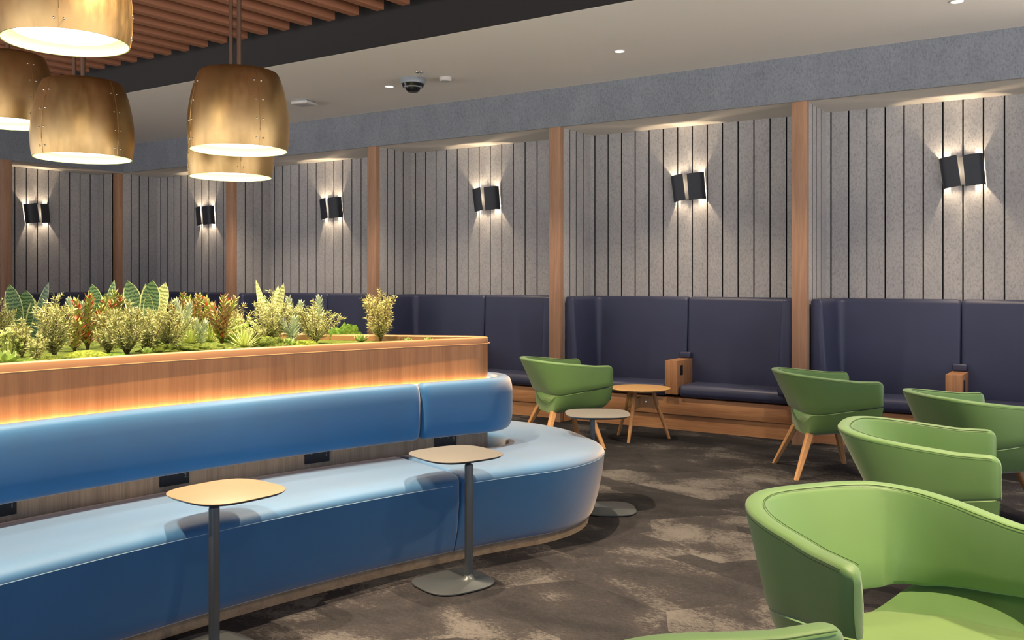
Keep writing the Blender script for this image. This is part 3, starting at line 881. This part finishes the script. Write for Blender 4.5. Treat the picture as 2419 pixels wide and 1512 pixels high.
# ------------------------------------------------------------------ C-shaped side tables
def sq_ring(h, hw, n, z, cx=0, cy=0, N=48):
    out = []
    for i in range(N):
        a = 2*PI*i/N; ca, sa_ = math.cos(a), math.sin(a)
        out.append((cx+hw*math.copysign(abs(ca)**(2/n), ca), cy+h*math.copysign(abs(sa_)**(2/n), sa_), z))
    return out
def side_table(pole, O, ang, lab, top_m, bO):
    """pole position, top-centre offset O (world), rotation, base offset bO (world)"""
    t = thing('side_table', lab, 'side table', (pole[0], pole[1], 0), ang, 'slim pedestal side tables')
    c_, s_ = math.cos(-ang), math.sin(-ang)
    lx, ly = O[0]*c_-O[1]*s_, O[0]*s_+O[1]*c_
    bx, by = bO[0]*c_-bO[1]*s_, bO[0]*s_+bO[1]*c_
    b = MB(); b.loft([sq_ring(.17, .17, 3, .590, lx, ly), sq_ring(.207, .207, 3.2, .600, lx, ly), sq_ring(.216, .216, 3.2, .6085, lx, ly)], True, False)
    b.loft([sq_ring(.17, .17, 3, .590, lx, ly), sq_ring(.001, .001, 3, .590, lx, ly)], True, False)
    b.build('table_edge', M['steel'], t, True, 30)
    b = MB(); b.loft([sq_ring(.216, .216, 3.2, .6085, lx, ly), sq_ring(.2155, .2155, 3.2, .6105, lx, ly), sq_ring(.212, .212, 3.2, .6115, lx, ly)], True, True)
    b.build('table_top', top_m, t, True, 60)
    b = MB(); b.rbox(-.016, .016, -.021, .021, .018, .592, .012, 4); b.build('pole', M['steel'], t)
    b = MB(); b.loft([sq_ring(.178, .168, 3, 0, bx, by), sq_ring(.188, .178, 3, .005, bx, by), sq_ring(.188, .178, 3, .010, bx, by), sq_ring(.180, .170, 3, .014, bx, by),
                      sq_ring(.045, .045, 2.5, .016, bx*.15, by*.15), sq_ring(.026, .024, 2.2, .028, 0, 0), sq_ring(.020, .016, 2.2, .045, 0, 0)], True, True)
    b.build('base_plate', M['steel'], t, True, 50)
side_table((-3.055, 2.47), (-.105, .15), R(-6), 'slim side table with a tan top nearest the camera, in front of the blue bench', M['table_tan'], (-.03, -.02))
side_table((-2.70, 3.735), (-.155, .10), R(-19), 'slim side table with grey top at the split of the blue bench', M['table_grey'], (-.06, -.05))
side_table((-2.93, 5.46), (.0, .07), R(33), 'slim side table with grey top beyond the rounded end of the blue bench', M['table_grey'], (.14, -.04))

exec_plants = True
# ------------------------------------------------------------------ plants
CAMC, CAMS, FPX, HYP, CXP = .83681, .54748, 2185., 664., 1209.5
BED = 1.10
def at_uZ(u, Z):
    X = (u-CXP)/FPX*Z; return (CAMC*X-CAMS*Z, CAMS*X+CAMC*Z)
def hgt(v, Z): return 1.5-(v-HYP)*Z/FPX - BED
def leafgeo(mb, o, d, up, L, Wd, prof, curl=0, fold=.2, mi=0, uv=False, twist=0, nseg=None):
    d = Vector(d).normalized(); up = Vector(up); side = d.cross(up)
    if side.length < 1e-4: side = d.cross(Vector((1, 0, .1)))
    side.normalize(); nrm = side.cross(d).normalized(); o = Vector(o)
    n = len(prof); vs = []; uvs = []
    for i, w in enumerate(prof):
        t = i/(n-1); a = curl*t; p = o+d*L*t*(1-.15*abs(a)) + nrm*(-a*L*t*.5)
        sd = side
        if twist: sd = (Matrix.Rotation(twist*t, 3, d) @ side)
        hw = Wd/2*w; c_ = p - nrm*fold*hw
        vs += [p-sd*hw, c_, p+sd*hw]; uvs += [(0, t), (.5, t), (1, t)]
    fs = []
    for i in range(n-1):
        a = 3*i; fs += [(a, a+1, a+4, a+3), (a+1, a+2, a+5, a+4)]
    mb.add(vs, fs, mi, uvs if uv else None)
SPAT = (.25, .45, .85, 1, .55, .02)
THIN = (.7, 1, .5, .02)
def snake_plant(u, Z, tips, lab, pale=()):
    x, y = at_uZ(u, Z)
    t = thing('snake_plant', lab, 'snake plant', (x, y, BED), 0, 'snake plants in the planter')
    for k, (tu, tv, wpx, bv) in enumerate(tips):
        tx, ty = at_uZ(tu, Z+(.05 if k % 2 else -.04)); h = hgt(tv, Z)
        b = MB(); o = Vector((random.uniform(-.02, .02), random.uniform(-.02, .02), 0))
        e = Vector((tx-x, ty-y, h)); d = e-o; Wd = wpx*Z/FPX
        view = Vector((-CAMS, CAMC, 0)); upv = -view+Vector((random.uniform(-.3, .3), 0, .2))
        prof = [.4, .5, .62, .74, .85, .94, 1, 1, .9, .62, .03]; Wd *= 1.2
        leafgeo(b, o, d, upv, d.length, Wd, prof, 0, .22, 0, True, bv)
        b.build('leaf', M['snake_pale'] if k in pale else M['snake'], t, True, 60)
def feather(u, Z, vtop, wpx, lab, seed, mat='feather', nst=9, dens=1.0, lean=0):
    rnd = random.Random(seed); x, y = at_uZ(u, Z); h = hgt(vtop, Z); w = wpx*1.4*Z/FPX/2
    t = thing('feathery_shrub', lab, 'shrub', (x, y, BED), 0, 'feathery shrubs in the planter')
    fb = MB(); sb = MB()
    for k in range(nst):
        az = 2*PI*k/nst+rnd.uniform(-.3, .3); rr = rnd.uniform(.35, 1.0) if k else .05
        hh = h*(1-.32*rr)*rnd.uniform(.9, 1.0) if k else h
        tip = Vector((math.cos(az)*w*rr*.85+lean*w, math.sin(az)*w*rr*.6, hh*.97)); mid = Vector((math.cos(az)*w*rr*.32, math.sin(az)*w*rr*.25, hh*.45))
        def B(q): return (1-q)**2*Vector((0, 0, 0))+2*q*(1-q)*mid+q*q*tip
        sb.tube([B(i/5) for i in range(6)], .003, 4, rad=[.0045, .004, .003, .0025, .002, .001])
        nt = int(13*dens)
        for j in range(nt):
            q = .16+.84*j/(nt-1); p = B(q); ax = (B(min(1, q+.02))-B(q-.02)).normalized()
            for m_ in range(2 if q < .93 else 3):
                ra = rnd.uniform(0, 2*PI); perp = ax.orthogonal().normalized(); perp = Matrix.Rotation(ra, 3, ax) @ perp
                td = (ax*rnd.uniform(.55, 1.0)+perp*.8+Vector((0, 0, .25))).normalized(); tl = h*(.30-.17*q)*rnd.uniform(.75, 1.2)
                sb.tube([p, p+td*tl], .001, 3, rad=[.0013, .0006])
                nn = max(6, int(tl/.0058))
                for i in range(nn):
                    f_ = (i+.5)/nn; pp = p+td*tl*f_
                    pr = Matrix.Rotation(i*2.4+ra, 3, td) @ td.orthogonal().normalized()
                    nd = td*.75+pr*.8
                    leafgeo(fb, pp, nd, Vector((rnd.uniform(-1, 1), rnd.uniform(-1, 1), rnd.uniform(-1, 1))), rnd.uniform(.016, .025), .0043, (.8, 1, .05), 0, .0)
    sb.build('stems', M['stem'], t, True, 60); fb.build('foliage', M[mat], t, False)
def croton(u, Z, vtop, wpx, lab, seed, red=.3, nst=5):
    rnd = random.Random(seed); x, y = at_uZ(u, Z); h = hgt(vtop, Z); w = wpx*1.4*Z/FPX/2
    t = thing('bronze_leaved_succulent', lab, 'plant', (x, y, BED), 0, 'bronze leaved plants in the planter')
    fb = MB(); sb = MB()
    for k in range(nst):
        az = 2*PI*k/nst+rnd.uniform(-.4, .4); rr = rnd.uniform(.5, 1) if k else .1; hh = h*rnd.uniform(.72, 1) if k else h
        tip = Vector((math.cos(az)*w*rr*.8, math.sin(az)*w*rr*.6, hh-.02)); mid = Vector((tip.x*.35, tip.y*.35, hh*.5))
        def B(q): return (1-q)**2*Vector((0, 0, 0))+2*q*(1-q)*mid+q*q*tip
        sb.tube([B(i/5) for i in range(6)], .004, 5, rad=[.006, .006, .005, .005, .004, .002])
        n = int(hh/.0048)
        for i in range(n):
            q = .12+.86*i/(n-1); p = B(q); ax = (B(min(1, q+.02))-B(q-.02)).normalized()
            pr = Matrix.Rotation(i*2.4, 3, ax) @ ax.orthogonal().normalized()
            d = ax*(.5+.5*q)+pr*1.0; r0 = rnd.random()
            mi = (2 if (q > .8 and r0 < red*.5) or r0 < red*.06 else (1 if r0 < .72-.3*q else 0))
            leafgeo(fb, p, d, ax, rnd.uniform(.042, .058)*(1 if q < .9 else .85), .0165, SPAT, -.25, .3, mi)
    sb.build('stems', M['stem'], t, True, 60); fb.build('foliage', [M['cr_green'], M['cr_bronze'], M['cr_red']], t, True, 60)
def sedum(u, Z, vtop, wpx, lab, seed, nst=2, lean=0, ll=.034):
    rnd = random.Random(seed); x, y = at_uZ(u, Z); h = hgt(vtop, Z); w = wpx*1.3*Z/FPX/2
    t = thing('silvery_sedum', lab, 'plant', (x, y, BED), 0, 'silvery sedums in the planter')
    fb = MB(); sb = MB()
    for k in range(nst):
        off_ = (k-(nst-1)/2)*w*1.1
        tip = Vector((off_*CAMC+lean*w*CAMC, off_*CAMS+lean*w*CAMS, (h-.02)*(1-.1*k))); mid = Vector((tip.x*.2, tip.y*.2, h*.5))
        def B(q): return (1-q)**2*Vector((0, 0, 0))+2*q*(1-q)*mid+q*q*tip
        sb.tube([B(i/5) for i in range(6)], .004, 5)
        n = int(h/.0030)
        for i in range(n):
            q = .1+.9*i/(n-1); p = B(q); ax = (B(min(1, q+.02))-B(q-.02)).normalized()
            pr = Matrix.Rotation(i*2.4, 3, ax) @ ax.orthogonal().normalized()
            d = ax*(.35+.9*q*q)+pr; leafgeo(fb, p, d, ax, 1.25*ll*rnd.uniform(.85, 1.1), .0125, (.6, .95, 1, .7, .05), -.3, .45)
    sb.build('stems', M['stem'], t, True, 60); fb.build('foliage', M['silverleaf'], t, True, 60)
def spiky(u, vb, wpx, hpx, lab, seed, n=90):
    rnd = random.Random(seed); Z = FPX*.405/(vb-HYP); x, y = at_uZ(u, Z); w = wpx*Z/FPX/2; h = hpx*Z/FPX
    fb = MB()
    for i in range(n):
        az = i*2.4; el = R(8+80*(i/n)); d = Vector((math.cos(az)*math.cos(el), math.sin(az)*math.cos(el), math.sin(el)))
        L = (w*math.cos(el)+h*math.sin(el))*rnd.uniform(.85, 1.05)
        leafgeo(fb, (0, 0, .012), d, (0, 0, 1), L, .0075, (.9, 1, .8, .5, .02), -.15, .35)
    o = fb.build('spiky_tuft', M['palespike'], None, True, 60, (x, y, BED)); tag(o, lab, 'plant', 'pale spiky tufts in the planter')
def rosette(u, vb, wpx, lab, seed, n=26, mat='eche', tilt=0):
    rnd = random.Random(seed); Z = FPX*.405/(vb-HYP); x, y = at_uZ(u, Z); w = wpx*Z/FPX/2
    fb = MB()
    for i in range(n):
        q = i/n; az = i*2.4; el = R(12+66*q); L = w*(1-.45*q)
        d = Vector((math.cos(az)*math.cos(el), math.sin(az)*math.cos(el), math.sin(el)))
        leafgeo(fb, (0, 0, .006+.01*q), d, (0, 0, 1), L, L*.42, (.45, .8, 1, .85, .08), -.45, .25)
    o = fb.build('succulent_rosette', M[mat], None, True, 60, (x, y, BED)); o.rotation_euler = (tilt, 0, 0)
    tag(o, lab, 'succulent', 'succulent rosettes in the planter')
def florets(u, Z, vtop, wpx, lab, seed, n=46, mat='flower'):
    rnd = random.Random(seed); x, y = at_uZ(u, Z); h = hgt(vtop, Z); w = wpx*Z/FPX/2
    fb = MB(); sb = MB()
    for i in range(n):
        az = rnd.uniform(0, 2*PI); rr = math.sqrt(rnd.random()); zz = h*math.sqrt(max(0, 1-rr*rr*.85))*rnd.uniform(.55, 1)
        c_ = Vector((math.cos(az)*rr*w, math.sin(az)*rr*w*.7, zz))
        sb.tube([(c_.x*.3, c_.y*.3, 0), c_], .002, 3)
        for j in range(13):
            a = j*2.4; el = R(15+65*j/13); d = Vector((math.cos(a)*math.cos(el), math.sin(a)*math.cos(el), math.sin(el)))
            leafgeo(fb, c_, d, (0, 0, 1), .019*rnd.uniform(.8, 1.2), .009, (.5, 1, .9, .1), -.3, .2)
    t = thing('cream_flowering_plant', lab, 'plant', (x, y, BED), 0)
    sb.build('stems', M['cr_green'], t, False); fb.build('florets', M[mat], t, True, 60)
def moss(u, vb, wpx, hpx, lab, seed, mat='moss', lump=.25, asp=.6):
    rnd = random.Random(seed); Z = FPX*.405/(vb-HYP); x, y = at_uZ(u, Z); w = wpx*Z/FPX/2; h = hpx*Z/FPX*1.1
    from mathutils import noise as mn
    b = MB(); rings = []; n = 40
    for j in range(14):
        ph = R(90)*j/13; ring = []
        for i in range(n):
            a = 2*PI*i/n; d = Vector((math.cos(a)*math.cos(ph), math.sin(a)*math.cos(ph), math.sin(ph)))
            k = 1+lump*(mn.noise(d*2.6+Vector((seed, 0, 0)))+.7*mn.noise(d*7+Vector((0, seed, 0))))
            ring.append((d.x*w*k, d.y*w*asp*k, max(-.005, d.z*h*k-.004)))
        rings.append(ring)
    b.loft(rings, True, True); o = b.build('moss_mound', M[mat], None, True, 80, (x, y, BED)); o.rotation_euler = (0, 0, R(33))
    tag(o, lab, 'moss', 'moss mounds in the planter')
random.seed(4)
if exec_plants:
    snake_plant(62, 5.55, [(22, 672, 30, .5), (62, 686, 42, .1), (115, 667, 27, -.7), (82, 706, 20, .3), (40, 725, 22, .3)], 'striped snake plant with three tall spread leaves at the left of the planter', (3,))
    snake_plant(240, 6.3, [(217, 671, 27, .3), (270, 661, 20, -.3), (250, 690, 18, .4)], 'striped snake plant behind the reddest leaves')
    snake_plant(347, 5.85, [(301, 663, 34, .1), (343, 671, 30, -.3), (361, 662, 38, .0), (391, 667, 30, .3), (350, 694, 20, .2)], 'striped snake plant with a fan of broad leaves in the centre', (1, 3))
    snake_plant(638, 5.95, [(604, 660, 17, 1.4), (657, 675, 24, -.5), (670, 668, 15, .4), (622, 700, 24, .3)], 'pale snake plant with narrow twisted leaves, rightmost', (0, 1, 2))
    feather(2, 5.0, 716, 78, 'feathery shrub cut by the left edge', 1, 'feather', 9, .9)
    feather(128, 4.72, 705, 118, 'large feathery shrub below the leftmost snake plant', 2, 'feather', 12, 1.15)
    feather(300, 5.0, 712, 138, 'large feathery shrub in front of the central snake plant', 3, 'feather', 13, 1.15)
    feather(398, 5.22, 716, 105, 'feathery shrub left of the spiky tufts', 4, 'feather', 10, 1.0)
    feather(560, 6.1, 722, 80, 'rosy feathery shrub sticking out behind the cream flowers', 5, 'feather_pink', 6, .8, .3)
    feather(640, 5.75, 694, 105, 'feathery shrub below the twisted snake plant', 6, 'feather', 10, 1.0)
    feather(742, 5.85, 716, 125, 'feathery shrub between the two silvery stems', 7, 'feather', 12, 1.05)
    feather(899, 5.95, 690, 125, 'lone feathery shrub near the pointed end of the planter', 8, 'feather_pink', 11, 1.0)
    feather(88, 4.6, 796, 70, 'low feathery clump at the planter edge below the left shrubs', 9, 'feather', 7, .7)
    feather(352, 5.12, 736, 74, 'feathery shrub squeezed between the central one and its right neighbour', 10, 'feather', 8, .9)
    feather(52, 4.78, 760, 62, 'short feathery shrub in front of the leftmost snake plant', 16, 'feather', 8, .8)
    feather(256, 5.1, 768, 62, 'short feathery shrub right of the red-topped plant', 17, 'feather', 8, .8)
    feather(602, 5.62, 770, 56, 'short feathery shrub right of the spiky tuft by the cream flowers', 18, 'feather', 7, .8)
    croton(240, 5.5, 718, 60, 'short bronze plant tucked behind the red-topped plant', 19, .2, 4)
    croton(176, 5.15, 748, 50, 'low bronze plant between the left feathery shrub and the red-topped one', 20, .2, 4)
    croton(207, 5.3, 692, 84, 'bronze plant with bright red top leaves', 11, .75, 5)
    croton(268, 5.9, 684, 76, 'bronze plant right of the reddest one', 12, .35, 5)
    croton(430, 6.35, 688, 60, 'bronze plant peeping out right of the central snake plant', 13, .3, 3)
    croton(468, 5.95, 690, 76, 'bronze plant behind the spiky tufts', 14, .35, 5)
    croton(524, 5.75, 694, 90, 'bronze plant right of the spiky tufts, left of the cream flowers', 15, .3, 6)
    sedum(440, 5.7, 706, 44, 'silvery plant leaning beside the central feathery shrubs', 21, 2, -.3)
    sedum(178, 6.0, 704, 40, 'pale plant peeping out left of the red-topped plant', 22, 2)
    sedum(696, 6.1, 703, 40, 'silvery upright stem right of the twisted snake plant', 23, 2, 0, .038)
    sedum(754, 6.2, 702, 26, 'silvery upright stem, rightmost of the silvery ones', 24, 1, 0, .042)
    sedum(690, 5.75, 742, 50, 'low silvery clump below the upright silvery stem', 25, 2, -.4)
    sedum(474, 5.65, 752, 30, 'small silvery clump just above the spiky tufts', 26, 2)
    spiky(450, 820, 92, 48, 'pale spiky tuft, left of the pair', 31)
    spiky(497, 815, 76, 46, 'pale spiky tuft, right of the pair', 32)
    spiky(577, 828, 84, 40, 'pale spiky tuft below the cream flowers', 33)
    spiky(397, 826, 26, 16, 'tiny spiky tuft beneath the feathery shrub', 34, 36)
    rosette(348, 842, 48, 'succulent rosette at the planter edge under the central shrub', 41)
    rosette(14, 866, 96, 'large succulent rosette in the bottom left corner of the planter', 42, 22)
    rosette(852, 812, 50, 'succulent rosette left of the lone feathery shrub', 43, 30)
    rosette(964, 812, 28, 'small succulent rosette right of the lone feathery shrub', 44, 20)
    rosette(1012, 812, 30, 'small succulent rosette nearest the tip of the planter', 45, 20)
    rosette(682, 824, 60, 'succulent rosette below the silvery clump', 46, 24)
    rosette(832, 798, 40, 'yellowish succulent rosette above the bright green moss', 47, 24)
    florets(574, 5.85, 746, 116, 'mass of cream and green florets in the middle of the planter', 51, 70)
    florets(18, 4.75, 772, 90, 'pale florets low at the left edge of the photo', 52, 34)
    moss(205, 852, 116, 22, 'smooth lime moss mound left of centre', 61, 'moss', .05)
    moss(272, 848, 70, 12, 'bright moss patch beside the smooth mound', 62, 'moss_b', .2)
    moss(62, 862, 60, 12, 'bright moss patch at the left front edge', 63, 'moss_b', .2)
    moss(470, 832, 180, 17, 'long lumpy olive moss mound below the spiky tufts', 64, 'moss_d', .4, .35)
    moss(545, 812, 44, 18, 'bright moss patch behind the spiky tufts', 65, 'moss_b', .4)
    moss(640, 826, 90, 26, 'lumpy olive moss left of the silvery clump', 66, 'moss_d', .45)
    moss(812, 806, 84, 30, 'bright green clumpy moss right of the silvery stems', 67, 'moss_b', .5)
    moss(905, 806, 120, 10, 'flat lime moss around the lone shrub', 68, 'moss', .15, .5)
    moss(725, 822, 70, 14, 'lime moss at the edge under the right shrub', 69, 'moss', .3, .5)
    moss(370, 836, 90, 20, 'olive moss behind the edge rosette', 70, 'moss_d', .4, .4)
    moss(130, 858, 90, 16, 'olive moss under the left feathery shrub', 71, 'moss_d', .4, .4)

# ------------------------------------------------------------------ lights
def spot(x, y, z, e, ang=70, col=WARM, blend=.5, r_=.03, tx=0, ty=0):
    o = lamp_light('ceiling_spot', 'SPOT', (x, y, z), e, col, None, spot_size=R(ang), spot_blend=blend, shadow_soft_size=r_)
    d = Vector((tx, ty, -1)); o.rotation_euler = d.to_track_quat('-Z', 'Y').to_euler(); return o
for x in (-.98, -3.71, -6.41, -9.12): spot(x, 7.44, ZC-.02, 170, 110)
for x in (-2.9, -.9, -4.9): pass
for x, y, e in ((.2, 2.6, 640), (.1, 4.8, 560), (-.9, 6.6, 260), (1.9, 3.6, 260), (-4.4, 5.2, 260)):
    spot(x, y, 3.78, e, 95, (1, .78, .54), .6)
for x, y, e in ((-3.62, 1.3, 850), (-3.62, 2.9, 850), (-3.35, 4.9, 800)):
    spot(x, y, 3.78, e, 84, (1, .75, .50), .5)
for (p, rz, l_) in P_:
    lamp_light('pendant_light', 'SPOT', (p[0], p[1], p[2]+.035), 110, (1, .84, .60), None, spot_size=R(150), spot_blend=.4, shadow_soft_size=.10)
W_ = bpy.data.worlds.new('World'); SC.world = W_; W_.use_nodes = True
wt = W_.node_tree; bg = wt.nodes['Background']; tc = wt.nodes.new('ShaderNodeTexCoord'); sx = wt.nodes.new('ShaderNodeSeparateXYZ'); cr_ = wt.nodes.new('ShaderNodeValToRGB')
mr = wt.nodes.new('ShaderNodeMapRange'); mr.inputs['From Min'].default_value = -1; mr.inputs['From Max'].default_value = 1
wt.links.new(tc.outputs['Generated'], sx.inputs[0]); wt.links.new(sx.outputs[2], mr.inputs[0]); wt.links.new(mr.outputs[0], cr_.inputs[0]); wt.links.new(cr_.outputs[0], bg.inputs[0])
e_ = cr_.color_ramp.elements; e_[0].position = .40; e_[0].color = (2.3, 2.12, 1.95, 1); e_[1].position = .55; e_[1].color = (.18, .26, .43, 1)
bg.inputs[1].default_value = 2.4

# ------------------------------------------------------------------ camera
cam = bpy.data.cameras.new('camera'); co = bpy.data.objects.new('camera', cam); COL.objects.link(co)
co.location = (0, 0, 1.5); co.rotation_euler = (R(90), 0, math.atan2(.54748, .83681))
cam.sensor_fit = 'HORIZONTAL'; cam.sensor_width = 36; cam.lens = 2185/2419*36; cam.shift_y = -92/2419
cam.clip_end = 60
SC.camera = co
SC.view_settings.view_transform = 'Standard'; SC.view_settings.look = 'None'
SC.view_settings.exposure = 0; SC.view_settings.gamma = 1; SC.view_settings.use_curve_mapping = False
